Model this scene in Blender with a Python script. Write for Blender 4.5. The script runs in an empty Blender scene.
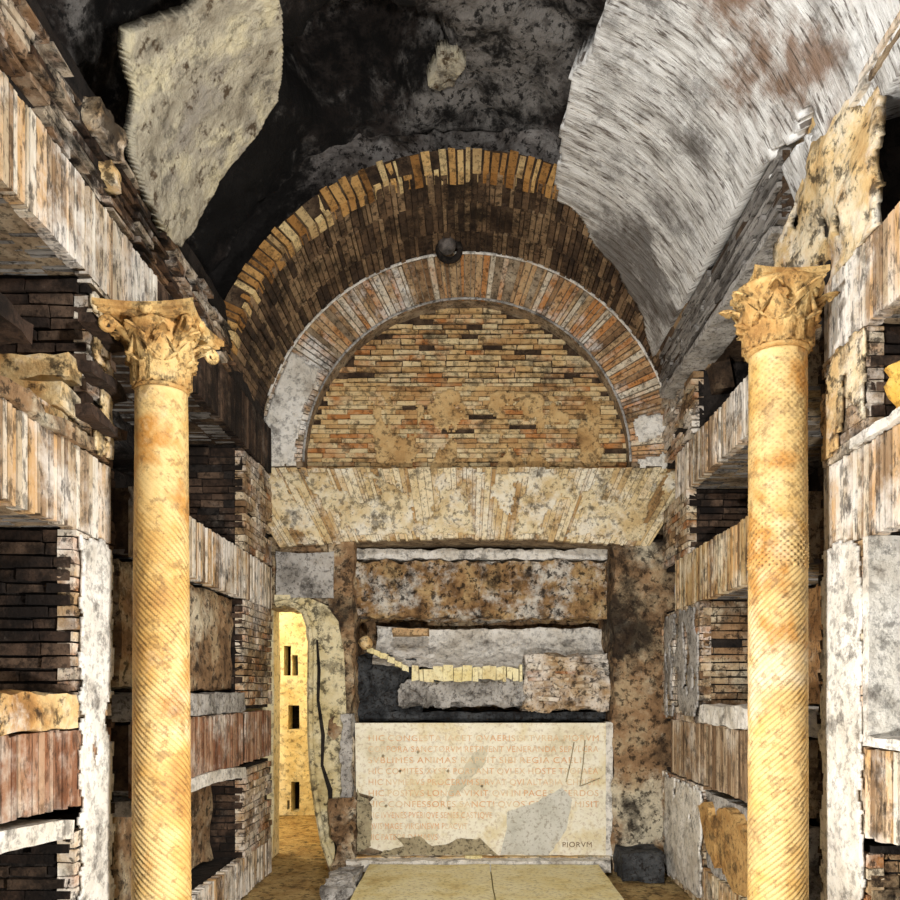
import bpy, bmesh, math, random
from mathutils import Vector, noise, Matrix

C = bpy.context.scene.collection
SC = bpy.context.scene
PI = math.pi
EYE = 1.3            # camera height above the floor
W = 1.39             # half width of the chamber
D = 5.7              # distance of the end wall
ZC = 1.625           # springing of the barrel arch above the eye

# ------------------------------------------------------------------ camera, world, lights, exposure
cam = bpy.data.cameras.new('camera')
co = bpy.data.objects.new('camera', cam)
C.objects.link(co)
SC.camera = co
co.location = (0, 0, EYE)
co.rotation_euler = (PI / 2, 0, 0)
cam.sensor_width = 36
cam.lens = 32
cam.shift_x = -17 / 900
cam.shift_y = 240 / 900
cam.clip_start = 0.02

SC.view_settings.view_transform = 'Standard'
SC.view_settings.look = 'None'
SC.view_settings.gamma = 1
SC.view_settings.use_curve_mapping = False
SC.view_settings.exposure = 0.35

wd = bpy.data.worlds.new('world')
SC.world = wd
wd.use_nodes = True
wd.node_tree.nodes['Background'].inputs[0].default_value = (0.95, 0.93, 0.9, 1)
wd.node_tree.nodes['Background'].inputs[1].default_value = 0.25


def lamp(name, loc, power, col, radius=0.06, kind='POINT', size=1.0, target=None):
    l = bpy.data.lights.new(name, kind)
    l.energy = power
    l.color = col
    if kind == 'POINT':
        l.shadow_soft_size = radius
    if kind == 'AREA':
        l.size = size
    o = bpy.data.objects.new(name, l)
    C.objects.link(o)
    o.location = loc
    if target:
        o.rotation_euler = (Vector(target) - Vector(loc)).to_track_quat('-Z', 'Y').to_euler()
    return o


lamp('floor_lamp_light', (0.05, 1.8, 0.75), 64, (1.0, 0.97, 0.92), kind='AREA', size=0.12, target=(0.0, 5.7, 1.6))
lamp('overhead_fill_light', (0.0, 1.75, 2.95), 44, (1.0, 0.98, 0.95), kind='AREA', size=0.12, target=(0.15, 5.7, 2.9))  # added overhead fill for the vault, kept above the frame
lamp('camera_fill_light', (0.1, -0.1, 1.6), 16, (1.0, 0.96, 0.9), 0.12)  # fill light added at the camera
lamp('corridor_light', (-2.15, 7.0, 2.1), 55, (1.0, 0.93, 0.76), 0.1)

# ------------------------------------------------------------------ helpers
R = random.Random(7)


def lin(c):
    out = []
    for v in c:
        v = v / 255
        out.append(v / 12.92 if v <= 0.04045 else ((v + 0.055) / 1.055) ** 2.4)
    return (out[0], out[1], out[2], 1)


def M(name, ramp, island=0.6, nscale=3.0, stretch=(1, 1, 1), rot=(0, 0, 0), white=None, wscale=2.5, wthr=0.55,
      soot=None, sscale=1.7, sthr=0.55, speck=0.45, spscale=38, spcol=(30, 22, 16), bump=0.5, bscale=45,
      rough=0.9, spthr=0.56, wsoft=0.08, ssoft=0.08, spots=(), groove=None, dark_spots=(), grime=0.6, gscale=8, gthr=0.57, gcol=(34, 26, 20)):
    m = bpy.data.materials.new(name)
    m.use_nodes = True
    nt = m.node_tree
    N = nt.nodes
    L = nt.links
    b = N['Principled BSDF']
    b.inputs['Roughness'].default_value = rough
    b.inputs['Specular IOR Level'].default_value = 0.25
    geo = N.new('ShaderNodeNewGeometry')
    mp = N.new('ShaderNodeMapping')
    mp.inputs['Scale'].default_value = stretch
    mp.inputs['Rotation'].default_value = rot
    L.new(geo.outputs['Position'], mp.inputs['Vector'])

    def nz(scale, detail=6, rough_=0.6, vec=None, off=0):
        n = N.new('ShaderNodeTexNoise')
        n.noise_dimensions = '4D'
        n.inputs['W'].default_value = off
        n.inputs['Scale'].default_value = scale
        n.inputs['Detail'].default_value = detail
        n.inputs['Roughness'].default_value = rough_
        L.new(vec if vec else mp.outputs[0], n.inputs['Vector'])
        return n.outputs['Fac']

    def math_(op, a, b_):
        n = N.new('ShaderNodeMath')
        n.operation = op
        for i, v in enumerate((a, b_)):
            if isinstance(v, (int, float)):
                n.inputs[i].default_value = v
            else:
                L.new(v, n.inputs[i])
        return n.outputs[0]

    def step(v, thr, soft, amt):
        n = N.new('ShaderNodeMapRange')
        n.interpolation_type = 'SMOOTHSTEP'
        n.inputs[1].default_value = thr - soft
        n.inputs[2].default_value = thr + soft
        n.inputs[3].default_value = 0
        n.inputs[4].default_value = amt
        L.new(v, n.inputs[0])
        return n.outputs[0]

    def mix(f, a, col):
        n = N.new('ShaderNodeMix')
        n.data_type = 'RGBA'
        L.new(f, n.inputs[0])
        L.new(a, n.inputs[6])
        n.inputs[7].default_value = lin(col)
        return n.outputs[2]

    base = nz(nscale, 8, 0.65)
    # spread the noise to the full range
    mr = N.new('ShaderNodeMapRange')
    mr.inputs[1].default_value = 0.3
    mr.inputs[2].default_value = 0.7
    L.new(base, mr.inputs[0])
    v = math_('ADD', math_('MULTIPLY', geo.outputs['Random Per Island'], island),
              math_('MULTIPLY', mr.outputs[0], 1 - island))
    cr = N.new('ShaderNodeValToRGB')
    el = cr.color_ramp.elements
    n = len(ramp)
    while len(el) < n:
        el.new(0.5)
    for i, c in enumerate(ramp):
        el[i].position = i / (n - 1)
        el[i].color = lin(c)
    L.new(v, cr.inputs[0])
    col = cr.outputs[0]
    if white:
        wv = nz(wscale, 9, 0.7, geo.outputs['Position'], 3.3)
        for (cx, cy, cz, rad, amt) in spots:
            vd = N.new('ShaderNodeVectorMath')
            vd.operation = 'DISTANCE'
            L.new(geo.outputs['Position'], vd.inputs[0])
            vd.inputs[1].default_value = (cx, cy, cz)
            sm = N.new('ShaderNodeMapRange')
            sm.inputs[1].default_value = 0
            sm.inputs[2].default_value = rad
            sm.inputs[3].default_value = amt
            sm.inputs[4].default_value = 0
            L.new(vd.outputs['Value'], sm.inputs[0])
            wv = math_('ADD', wv, sm.outputs[0])
        col = mix(step(wv, wthr, wsoft, white[3] if len(white) > 3 else 0.85), col, white[:3])
    if grime:
        gv = nz(gscale, 10, 0.75, geo.outputs['Position'], 14.2)
        col = mix(step(gv, gthr, 0.05, grime), col, gcol)
    if soot:
        sv = nz(sscale, 9, 0.72, geo.outputs['Position'], 9.1)
        for (cx, cy, cz, rad, amt) in dark_spots:  # local dark spots strengthen the dark layer
            vd = N.new('ShaderNodeVectorMath')
            vd.operation = 'DISTANCE'
            L.new(geo.outputs['Position'], vd.inputs[0])
            vd.inputs[1].default_value = (cx, cy, cz)
            sm = N.new('ShaderNodeMapRange')
            sm.inputs[1].default_value = 0
            sm.inputs[2].default_value = rad
            sm.inputs[3].default_value = amt
            sm.inputs[4].default_value = 0
            L.new(vd.outputs['Value'], sm.inputs[0])
            sv = math_('ADD', sv, sm.outputs[0])
        col = mix(step(sv, sthr, ssoft, soot[3] if len(soot) > 3 else 0.9), col, soot[:3])
    if speck:
        sp = nz(spscale, 4, 0.7, None, 5.0)
        col = mix(step(sp, spthr, 0.05, min(0.9, speck * 1.35)), col, spcol)
    if groove:      # darker colour in carved hollows
        g = N.new('ShaderNodeMapRange')
        g.inputs[1].default_value = 0.5
        g.inputs[2].default_value = 0.44
        g.inputs[3].default_value = 0
        g.inputs[4].default_value = 0.85
        L.new(geo.outputs['Pointiness'], g.inputs[0])
        col = mix(g.outputs[0], col, groove)
    L.new(col, b.inputs['Base Color'])
    if bump:
        h = math_('ADD', nz(bscale, 6, 0.7), math_('MULTIPLY', nz(bscale / 5, 5, 0.6), 2.0))
        bp = N.new('ShaderNodeBump')
        bp.inputs['Strength'].default_value = bump
        bp.inputs['Distance'].default_value = 0.02
        L.new(h, bp.inputs['Height'])
        L.new(bp.outputs[0], b.inputs['Normal'])
    return m


def thing(name, label, cat, loc=(0, 0, 0), group=None):
    o = bpy.data.objects.new(name, None)
    o.empty_display_size = 0.1
    C.objects.link(o)
    o.location = loc
    o['kind'] = 'thing'
    o['label'] = label
    o['category'] = cat
    if group:
        o['group'] = group
    return o


def obj(name, bm, mat, parent=None, smooth=False, label=None, offset=None, mats=None):
    me = bpy.data.meshes.new(name)
    off = Vector((0, 0, 0))
    p = parent
    while p is not None:
        off += p.location
        p = p.parent
    if offset is not None:
        off = Vector(offset)
    if off.length:
        bmesh.ops.translate(bm, verts=bm.verts, vec=-off)
    bm.to_mesh(me)
    bm.free()
    if mats:
        for q in mats:
            me.materials.append(q)
    else:
        me.materials.append(mat)
    if smooth:
        for pg in me.polygons:
            pg.use_smooth = True
    o = bpy.data.objects.new(name, me)
    C.objects.link(o)
    if parent:
        o.parent = parent
    if label:
        o['label'] = label
    return o


def solo(name, bm, mat, label, cat, group=None, smooth=False):
    # a thing of one mesh; its origin is put at the mesh's own base
    xs = [v.co.x for v in bm.verts]
    ys = [v.co.y for v in bm.verts]
    zs = [v.co.z for v in bm.verts]
    loc = Vector(((min(xs) + max(xs)) / 2, (min(ys) + max(ys)) / 2, min(zs)))
    o = obj(name, bm, mat, None, smooth, offset=loc)
    o.location = loc
    o['kind'] = 'thing'
    o['label'] = label
    o['category'] = cat
    if group:
        o['group'] = group
    return o


def struct(name, bm, mat, smooth=False):
    o = obj(name, bm, mat, None, smooth)
    o['kind'] = 'structure'
    return o


def side(s):
    return lambda u, v, w: Vector((s * (W - w), u, v + EYE))


def back(u, v, w):
    return Vector((u, D - w, v + EYE))


def polar(u, v, w):          # angle from the crown, radius, towards the room
    return Vector((v * math.sin(u), D - w, EYE + ZC + v * math.cos(u)))


def soffit(u, v, w):         # angle, distance, towards the axis
    r = 1.49 - w
    return Vector((r * math.sin(u), v, EYE + ZC + r * math.cos(u)))


def P(px, py, y, w=0):       # where the sight line to a pixel meets the plane at distance y
    return Vector(((px - 467) * y / 800, y, EYE + (690 - py) * y / 800))


def fb(p, f, o=4):
    return noise.fractal(Vector(p) * f, 0.9, 2.1, o)


def bricks(bm, F, u0, u1, v0, v1, du, dv, gu=0.008, gv=0.008, w0=0.0, wt=0.0, jw=0.012, j=0.003, miss=0.03,
           mask=None, bond=0.5, thick=0.05, var=0.25, endj=0.0):
    v = v0
    row = 0
    while v < v1 - 1e-4:
        h = min(dv * R.uniform(1 - var * 0.5, 1 + var * 0.5), v1 - v)
        if v1 - (v + h) < dv * 0.4:
            h = v1 - v
        u = u0 - (du * bond * (row % 2)) * R.uniform(0.6, 1.2)
        while u < u1:
            l = du * R.uniform(1 - var, 1 + var)
            a, b = max(u, u0), min(u + l, u1)
            u += l
            if b - a < gu * 1.6:
                continue
            cu, cv = (a + b) / 2, v + h / 2
            if R.random() < miss or (mask and not mask(cu, cv)):
                continue
            e0, e1 = R.uniform(-endj, endj), R.uniform(-endj, endj)
            top = w0 + wt + R.uniform(-jw, jw)
            vs = []
            for ww in (w0 - thick, None):
                for (uu, vv) in ((a + gu / 2, v + gv / 2 + e0), (b - gu / 2, v + gv / 2 + e0),
                                 (b - gu / 2, v + h - gv / 2 + e1), (a + gu / 2, v + h - gv / 2 + e1)):
                    w_ = ww if ww is not None else top + R.uniform(-j, j)
                    vs.append(bm.verts.new(F(uu + R.uniform(-j, j) * (du / 0.1 if du < 0.1 else 1), vv + R.uniform(-j, j), w_)))
            for f in ((4, 5, 6, 7), (0, 1, 5, 4), (1, 2, 6, 5), (2, 3, 7, 6), (3, 0, 4, 7), (3, 2, 1, 0)):
                try:
                    bm.faces.new([vs[k] for k in f])
                except ValueError:
                    pass
        v += h
        row += 1


def rbox(bm, F, u, v, w, res=0.05, amp=0.01, freq=6.0, fn=None):
    """box in a frame's coordinates, all faces gridded, surface roughened"""
    def n(a, b):
        return max(1, min(90, int(abs(b - a) / res)))
    nu, nv, nw = n(*u), n(*v), n(*w)
    cache = {}

    def vert(i, k, m):
        key = (i, k, m)
        if key not in cache:
            uu = u[0] + (u[1] - u[0]) * i / nu
            vv = v[0] + (v[1] - v[0]) * k / nv
            ww = w[0] + (w[1] - w[0]) * m / nw
            if fn:
                uu, vv, ww = fn(uu, vv, ww)
            p = F(uu, vv, ww)
            if amp:
                q = p * freq
                p = p + Vector((noise.fractal(q, 0.9, 2.1, 4), noise.fractal(q + Vector((7, 3, 1)), 0.9, 2.1, 4),
                                noise.fractal(q + Vector((1, 9, 5)), 0.9, 2.1, 4))) * amp
            cache[key] = bm.verts.new(p)
        return cache[key]
    fs = []
    for i in range(nu):
        for k in range(nv):
            for m in (0, nw):
                fs.append((vert(i, k, m), vert(i + 1, k, m), vert(i + 1, k + 1, m), vert(i, k + 1, m)))
    for i in range(nu):
        for m in range(nw):
            for k in (0, nv):
                fs.append((vert(i, k, m), vert(i + 1, k, m), vert(i + 1, k, m + 1), vert(i, k, m + 1)))
    for k in range(nv):
        for m in range(nw):
            for i in (0, nu):
                fs.append((vert(i, k, m), vert(i, k + 1, m), vert(i, k + 1, m + 1), vert(i, k, m + 1)))
    out = [bm.faces.new(f) for f in fs]
    bmesh.ops.recalc_face_normals(bm, faces=out)
    return out


def plate(bm, pts, front, backf, sub=2, amp=0.0, freq=6):
    """closed plate: outline pts -> front(p) and backf(p) give the two surfaces"""
    a = [bm.verts.new(front(p)) for p in pts]
    b = [bm.verts.new(backf(p)) for p in pts]
    n = len(pts)
    f1 = bm.faces.new(a)
    f2 = bm.faces.new(list(reversed(b)))
    for i in range(n):
        bm.faces.new((a[i], b[i], b[(i + 1) % n], a[(i + 1) % n]))
    bmesh.ops.recalc_face_normals(bm, faces=bm.faces[:])


def ragged(pts, step, amp, seed=0):
    """subdivide an outline and roughen it"""
    out = []
    n = len(pts)
    for i in range(n):
        a, b = Vector(pts[i]), Vector(pts[(i + 1) % n])
        k = max(1, int((b - a).length / step))
        for q in range(k):
            p = a.lerp(b, q / k)
            if q:
                p = p + Vector((noise.noise(Vector((p.x / step * 0.7, p.y / step * 0.7, seed))),
                                noise.noise(Vector((p.x / step * 0.7, p.y / step * 0.7, seed + 5))))) * amp
            out.append((p.x, p.y))
    return out


def inside(x, y, poly):
    c = False
    n = len(poly)
    k = n - 1
    for i in range(n):
        xi, yi = poly[i]
        xk, yk = poly[k]
        if (yi > y) != (yk > y) and x < (xk - xi) * (y - yi) / (yk - yi) + xi:
            c = not c
        k = i
    return c


def sheet(bm, F, u0, u1, v0, v1, nu, nv, wf, keep=None, thick=0.1):
    """closed gridded slab: outer surface at w=wf(u,v), inner thick behind it; keep() trims the outline"""
    def cell(i, k):
        if i < 0 or k < 0 or i >= nu or k >= nv:
            return False
        return (not keep) or keep(u0 + (u1 - u0) * (i + .5) / nu, v0 + (v1 - v0) * (k + .5) / nv)
    c1, c2 = {}, {}

    def vt(i, k, deep):
        d = c2 if deep else c1
        if (i, k) not in d:
            uu = u0 + (u1 - u0) * i / nu
            vv = v0 + (v1 - v0) * k / nv
            w_ = wf(uu, vv)
            d[(i, k)] = bm.verts.new(F(uu, vv, w_ - (thick if deep else 0)))
        return d[(i, k)]
    on = [[cell(i, k) for k in range(nv)] for i in range(nu)]
    def isn(i, k):
        return 0 <= i < nu and 0 <= k < nv and on[i][k]
    fs = []
    for i in range(nu):
        for k in range(nv):
            if not on[i][k]:
                continue
            fs.append(bm.faces.new((vt(i, k, 0), vt(i + 1, k, 0), vt(i + 1, k + 1, 0), vt(i, k + 1, 0))))
            fs.append(bm.faces.new((vt(i, k + 1, 1), vt(i + 1, k + 1, 1), vt(i + 1, k, 1), vt(i, k, 1))))
            for (di, dk, a, b) in ((-1, 0, (i, k), (i, k + 1)), (1, 0, (i + 1, k + 1), (i + 1, k)),
                                   (0, -1, (i + 1, k), (i, k)), (0, 1, (i, k + 1), (i + 1, k + 1))):
                if not isn(i + di, k + dk):
                    fs.append(bm.faces.new((vt(*a, 0), vt(*a, 1), vt(*b, 1), vt(*b, 0))))
    bmesh.ops.recalc_face_normals(bm, faces=fs)


def sweep(bm, pts, rad, n=8):
    rings = []
    for i, p in enumerate(pts):
        p = Vector(p)
        t = (Vector(pts[min(i + 1, len(pts) - 1)]) - Vector(pts[max(i - 1, 0)])).normalized()
        a = t.orthogonal() if i == 0 else (a - t * a.dot(t))
        a.normalize()
        b = t.cross(a)
        r = rad[i] if isinstance(rad, (list, tuple)) else rad
        rings.append([bm.verts.new(p + (a * math.cos(2 * PI * k / n) + b * math.sin(2 * PI * k / n)) * r) for k in range(n)])
    for i in range(len(rings) - 1):
        for k in range(n):
            bm.faces.new((rings[i][k], rings[i][(k + 1) % n], rings[i + 1][(k + 1) % n], rings[i + 1][k]))
    bm.faces.new(list(reversed(rings[0])))
    bm.faces.new(rings[-1])


def lathe(bm, prof, n=48, cx=0, cy=0):
    rings = []
    for (r, z) in prof:
        rings.append([bm.verts.new((cx + r * math.cos(2 * PI * k / n), cy + r * math.sin(2 * PI * k / n), z)) for k in range(n)])
    for i in range(len(rings) - 1):
        for k in range(n):
            bm.faces.new((rings[i][k], rings[i][(k + 1) % n], rings[i + 1][(k + 1) % n], rings[i + 1][k]))
    bm.faces.new(list(reversed(rings[0])))
    bm.faces.new(rings[-1])


B = bmesh.new

# ------------------------------------------------------------------ materials
PALE = [(70, 52, 38), (150, 122, 92), (196, 176, 146), (222, 212, 194), (200, 160, 110), (236, 230, 218)]
m_lintel = M('pale_soldier_brick', PALE, island=0.75, nscale=5, stretch=(1, 1, 0.35), white=(238, 234, 226, 0.75), wscale=2.2, wthr=0.52,
             soot=(40, 32, 26, 0.6), sscale=5, sthr=0.62, speck=0.5, spscale=30)
m_lintel_warm = M('ochre_soldier_brick', [(60, 42, 28), (140, 104, 66), (190, 158, 108), (212, 196, 160), (196, 150, 92), (226, 216, 190)],
                  island=0.7, nscale=5, stretch=(1, 1, 0.35), white=(226, 216, 192, 0.7), wscale=3, wthr=0.56,
                  soot=(46, 34, 24, 0.7), sscale=4, sthr=0.6, speck=0.5, spscale=30)
m_lintel_red = M('brown_soldier_brick', [(60, 36, 24), (120, 78, 54), (150, 110, 84), (176, 144, 116), (140, 92, 62), (206, 190, 170)],
                 island=0.7, nscale=5, stretch=(1, 1, 0.35), white=(222, 214, 200, 0.7), wscale=2.6, wthr=0.56,
                 soot=(40, 28, 22, 0.6), sscale=4, sthr=0.6, speck=0.4, spscale=30)
m_wallbrick = M('weathered_wall_brick', [(34, 24, 18), (120, 92, 64), (176, 146, 108), (214, 198, 170), (168, 112, 62), (228, 218, 202)],
                island=0.6, nscale=6, white=(236, 230, 220, 0.8), wscale=2.4, wthr=0.53,
                soot=(26, 20, 16, 0.9), sscale=2.8, sthr=0.57, speck=0.6, spscale=26)
m_bandbrick = M('ragged_band_brick', [(24, 17, 13), (88, 64, 46), (140, 108, 78), (196, 180, 156), (130, 80, 48)], island=0.6, nscale=6,
                white=(226, 218, 206, 0.8), wscale=4, wthr=0.58, soot=(14, 10, 8, 0.95), sscale=3, sthr=0.53, speck=0.6, spscale=20)
m_darkbrick = M('dark_shaded_brick', [(16, 12, 10), (46, 34, 27), (78, 60, 48), (104, 84, 68), (66, 44, 30)], island=0.6, nscale=6,
                white=(150, 140, 128, 0.6), wscale=4, wthr=0.62, soot=(14, 10, 8, 0.9), sscale=3, sthr=0.5, speck=0.5, spscale=26)  # dark brick tone, also carries niche shade and the column shadow strips
m_shaderock = M('shade_black_rock', [(10, 8, 7), (30, 25, 22), (46, 40, 36), (24, 18, 14)], island=0, nscale=3,
           white=(110, 102, 94, 0.6), wscale=6, wthr=0.66, speck=0.6, spscale=18, spcol=(8, 6, 5), bump=1.0, bscale=22)  # near-black colour stands for the shade inside niches and hollows
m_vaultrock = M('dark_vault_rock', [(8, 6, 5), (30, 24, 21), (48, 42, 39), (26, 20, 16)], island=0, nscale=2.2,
                white=(128, 124, 120, 0.9), wscale=2.6, wthr=0.56, wsoft=0.09, spots=((0.2, 4.4, 4.75, 0.7, 0.26), (0.0, 4.9, 4.6, 0.5, 0.15), (-1.5, 3.1, 3.9, 0.3, 0.12)), soot=(8, 6, 5, 0.97), sscale=4.5, sthr=0.54, dark_spots=((-1.3, 4.3, 4.2, 1.0, 0.3), (-0.55, 4.4, 4.75, 0.5, 0.3)), speck=0.75,  # second dark spot blackens the pit, standing for its deep shade
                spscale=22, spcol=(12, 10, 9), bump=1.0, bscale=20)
m_endrock = M('grey_flecked_rock', [(36, 30, 27), (92, 86, 82), (126, 120, 116), (74, 66, 60), (104, 94, 84)], island=0, nscale=3,
              white=(150, 146, 142, 0.75), wscale=7, wthr=0.56, soot=(12, 9, 8, 0.97), sscale=1.8, sthr=0.56, dark_spots=((-1.5, 4.8, 3.8, 1.25, 0.35),), speck=0.8,
              spscale=26, spcol=(14, 11, 10), bump=1.0, bscale=24)
m_soffit = M('brown_arch_brick', [(30, 22, 17), (78, 62, 48), (120, 96, 72), (160, 134, 102), (100, 76, 54)], island=0.65, nscale=5,
             soot=(18, 13, 10, 0.85), sscale=2.6, sthr=0.54, speck=0.6, spscale=22)
m_orange = M('orange_edge_brick', [(96, 64, 34), (168, 120, 64), (204, 160, 98), (224, 198, 144), (136, 90, 46)], island=0.75,
             soot=(40, 26, 16, 0.7), sscale=4, sthr=0.62, speck=0.4)
m_vouss = M('mixed_voussoir_brick', [(70, 52, 38), (156, 120, 84), (198, 166, 124), (190, 128, 72), (224, 210, 184), (134, 106, 80)],
            island=0.7, nscale=6, white=(236, 234, 228, 0.9), wscale=2.6, wthr=0.6, spots=((-1.3, 5.7, 3.3, 0.5, 0.2), (-1.0, 5.7, 3.8, 0.3, 0.1), (0.9, 5.7, 4.0, 0.4, 0.1)), soot=(36, 28, 22, 0.7), sscale=3.5, sthr=0.6, speck=0.5)
m_lunette = M('ochre_lunette_brick', [(104, 70, 42), (176, 134, 86), (208, 174, 120), (222, 202, 158), (184, 122, 68), (164, 130, 90)],
              island=0.6, nscale=4, white=(228, 214, 180, 0.6), wscale=3.4, wthr=0.6, soot=(52, 36, 24, 0.7), sscale=5, sthr=0.6, speck=0.45, spscale=24)
m_fan = M('cream_fan_brick', [(104, 74, 44), (186, 150, 100), (214, 190, 142), (232, 216, 180), (196, 158, 104)], island=0.7,
          nscale=5, white=(238, 232, 214, 0.85), wscale=3.6, wthr=0.55, soot=(60, 44, 30, 0.6), sscale=4, sthr=0.62, speck=0.4)
m_mortar = M('dark_mortar', [(20, 14, 10), (70, 54, 40), (110, 92, 72)], island=0, nscale=8, speck=0.5)
m_mortar_light = M('light_mortar', [(90, 72, 54), (150, 130, 104), (190, 174, 148)], island=0, nscale=8, speck=0.5)
m_plaster = M('white_plaster', [(164, 152, 136), (216, 210, 198), (236, 232, 224), (208, 196, 174)], island=0, nscale=3,
              soot=(70, 56, 42, 0.6), sscale=5, sthr=0.6, speck=0.3, spscale=30, bump=0.5)
m_creamplaster = M('cream_plaster', [(150, 120, 78), (204, 178, 130), (226, 210, 172), (212, 184, 132)], island=0, nscale=4, white=(236, 230, 214, 0.8), wscale=5, wthr=0.55, speck=0.45, spscale=24)
m_ochresmear = M('ochre_mortar_smear', [(140, 106, 66), (188, 150, 98), (210, 178, 126), (196, 158, 100)], island=0, nscale=5, speck=0.45, spscale=24)
m_ochrefrag = M('ochre_plaster_fragment', [(110, 78, 42), (170, 128, 74), (198, 160, 102), (160, 116, 66)], island=0, nscale=6, speck=0.4)
m_lintel_tan = M('tan_soldier_brick', [(64, 48, 36), (124, 98, 72), (160, 134, 104), (184, 162, 134), (132, 104, 78)], island=0.7, nscale=5, stretch=(1, 1, 0.35), white=(216, 206, 190, 0.7), wscale=3, wthr=0.57, speck=0.45, spscale=30)
m_worn = M('worn_marble', [(196, 188, 162), (214, 206, 182), (206, 200, 180)], island=0, nscale=4, speck=0.2, grime=0.0)
m_greyplaster = M('grey_plaster', [(96, 90, 82), (150, 146, 140), (186, 182, 176), (130, 120, 104)], island=0, nscale=3,
                  soot=(44, 36, 30, 0.7), sscale=4, sthr=0.6, speck=0.45)
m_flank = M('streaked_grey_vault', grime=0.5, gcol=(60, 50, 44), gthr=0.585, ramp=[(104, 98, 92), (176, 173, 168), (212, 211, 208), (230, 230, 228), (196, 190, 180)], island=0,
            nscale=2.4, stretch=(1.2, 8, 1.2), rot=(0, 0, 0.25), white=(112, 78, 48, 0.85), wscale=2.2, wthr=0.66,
            spots=((1.1, 3.25, 3.9, 0.5, 0.25), (0.95, 2.9, 4.1, 0.35, 0.25), (1.3, 2.9, 3.6, 0.25, 0.16)), dark_spots=((0.95, 5.05, 4.03, 0.6, 0.3), (1.15, 4.4, 3.8, 0.35, 0.16), (1.2, 3.55, 3.65, 0.25, 0.12)),  # first dark spot puts the shading beside the arch into the colour
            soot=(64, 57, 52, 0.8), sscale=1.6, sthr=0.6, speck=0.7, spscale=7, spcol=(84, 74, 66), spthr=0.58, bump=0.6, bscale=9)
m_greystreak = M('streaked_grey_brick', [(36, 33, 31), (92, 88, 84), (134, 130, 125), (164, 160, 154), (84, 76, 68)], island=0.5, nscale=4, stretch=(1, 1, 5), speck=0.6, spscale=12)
m_slab = M('tan_pitted_plaster', [(110, 98, 80), (150, 142, 124), (178, 170, 150), (206, 196, 164), (136, 130, 122)], island=0,
           nscale=4, white=(138, 132, 126, 0.6), wscale=3, wthr=0.56, speck=0.8, spscale=11, spthr=0.605, spcol=(64, 46, 26), bump=0.9, bscale=30)
m_tanplaster = M('tan_wall_plaster', [(104, 66, 34), (186, 142, 86), (214, 184, 132), (230, 216, 186), (196, 148, 82)], island=0,
                 nscale=3, white=(236, 232, 222, 0.8), wscale=3.5, wthr=0.56, soot=(70, 42, 22, 0.75), sscale=5, sthr=0.61, speck=0.6, spscale=14)
m_marble = M('cream_marble', grime=0.0, ramp=[(190, 176, 140), (226, 218, 192), (238, 233, 214), (222, 208, 168), (230, 228, 218)], island=0, nscale=2.6,
             soot=(160, 140, 100, 0.4), sscale=6, sthr=0.62, speck=0.25, spscale=40, spcol=(150, 110, 70), bump=0.25, rough=0.6)
m_marblegrey = M('grey_slab_patch', grime=0.0, ramp=[(176, 174, 162), (200, 198, 186), (212, 210, 200), (190, 182, 160)], island=0, nscale=4, speck=0.35,
                 spcol=(120, 104, 80), bump=0.4)
m_broken = M('broken_mortar_patch', [(120, 108, 84), (170, 158, 128), (196, 184, 150)], island=0, nscale=7, speck=0.5, bump=0.8)
m_yellowmarble = M('yellow_marble', grime=0.0, ramp=[(196, 168, 104), (228, 212, 152), (238, 228, 184), (210, 188, 130)], island=0, nscale=4, speck=0.3,
                   spcol=(120, 92, 50), bump=0.3, rough=0.6)
m_letter = M('red_painted_letter', grime=0.0, ramp=[(214, 160, 112), (222, 180, 134)], island=0, nscale=8, white=(222, 206, 170, 0.8), wscale=9, wthr=0.5, speck=0, bump=0)
m_darkletter = M('brown_painted_letter', grime=0.0, ramp=[(110, 90, 66), (140, 118, 88)], island=0, nscale=8, speck=0, bump=0)
m_rubble = M('brown_rubble', [(52, 38, 26), (124, 94, 62), (164, 130, 88), (192, 164, 118), (146, 100, 58)], island=0, nscale=6,
             white=(222, 218, 208, 0.85), wscale=5, wthr=0.56, soot=(24, 18, 14, 0.9), sscale=4.5, sthr=0.6, speck=0.65, spscale=22, bump=0.9,
             spots=((0.65, 6.0, 2.15, 0.3, 0.15), (0.9, 5.7, 2.2, 0.25, 0.12)))
m_jamb = M('stained_pier_plaster', [(60, 44, 32), (126, 98, 70), (160, 128, 94), (188, 166, 132), (124, 82, 52)], island=0, nscale=4,
           white=(226, 216, 190, 0.85), wscale=2.6, wthr=0.6, soot=(26, 20, 17, 0.9), sscale=2.4, sthr=0.57, speck=0.6, spscale=20, bump=0.9,
           spots=((1.25, 5.7, 0.4, 0.5, 0.2), (1.25, 5.7, 2.3, 0.2, 0.15)), dark_spots=((1.2, 5.7, 1.75, 0.6, 0.15), (1.2, 5.7, -0.1, 0.3, 0.15), (-1.0, 5.7, 1.7, 0.5, 0.1)))
m_slate = M('slate_grey_rubble', [(20, 20, 22), (52, 54, 56), (84, 86, 88), (60, 54, 46)], island=0, nscale=6, soot=(14, 13, 12, 0.8),
            sscale=5, sthr=0.58, speck=0.6, bump=0.9)
m_yellowplaster = M('yellow_corridor_plaster', grime=0.45, gthr=0.6, gcol=(110, 88, 56), ramp=[(196, 166, 110), (228, 208, 156), (240, 226, 184), (232, 212, 160)], island=0, nscale=3,
                    white=(240, 232, 200, 0.6), wscale=3, wthr=0.58, soot=(110, 74, 34, 0.6), sscale=5, sthr=0.64, speck=0.35, spscale=20)
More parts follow.
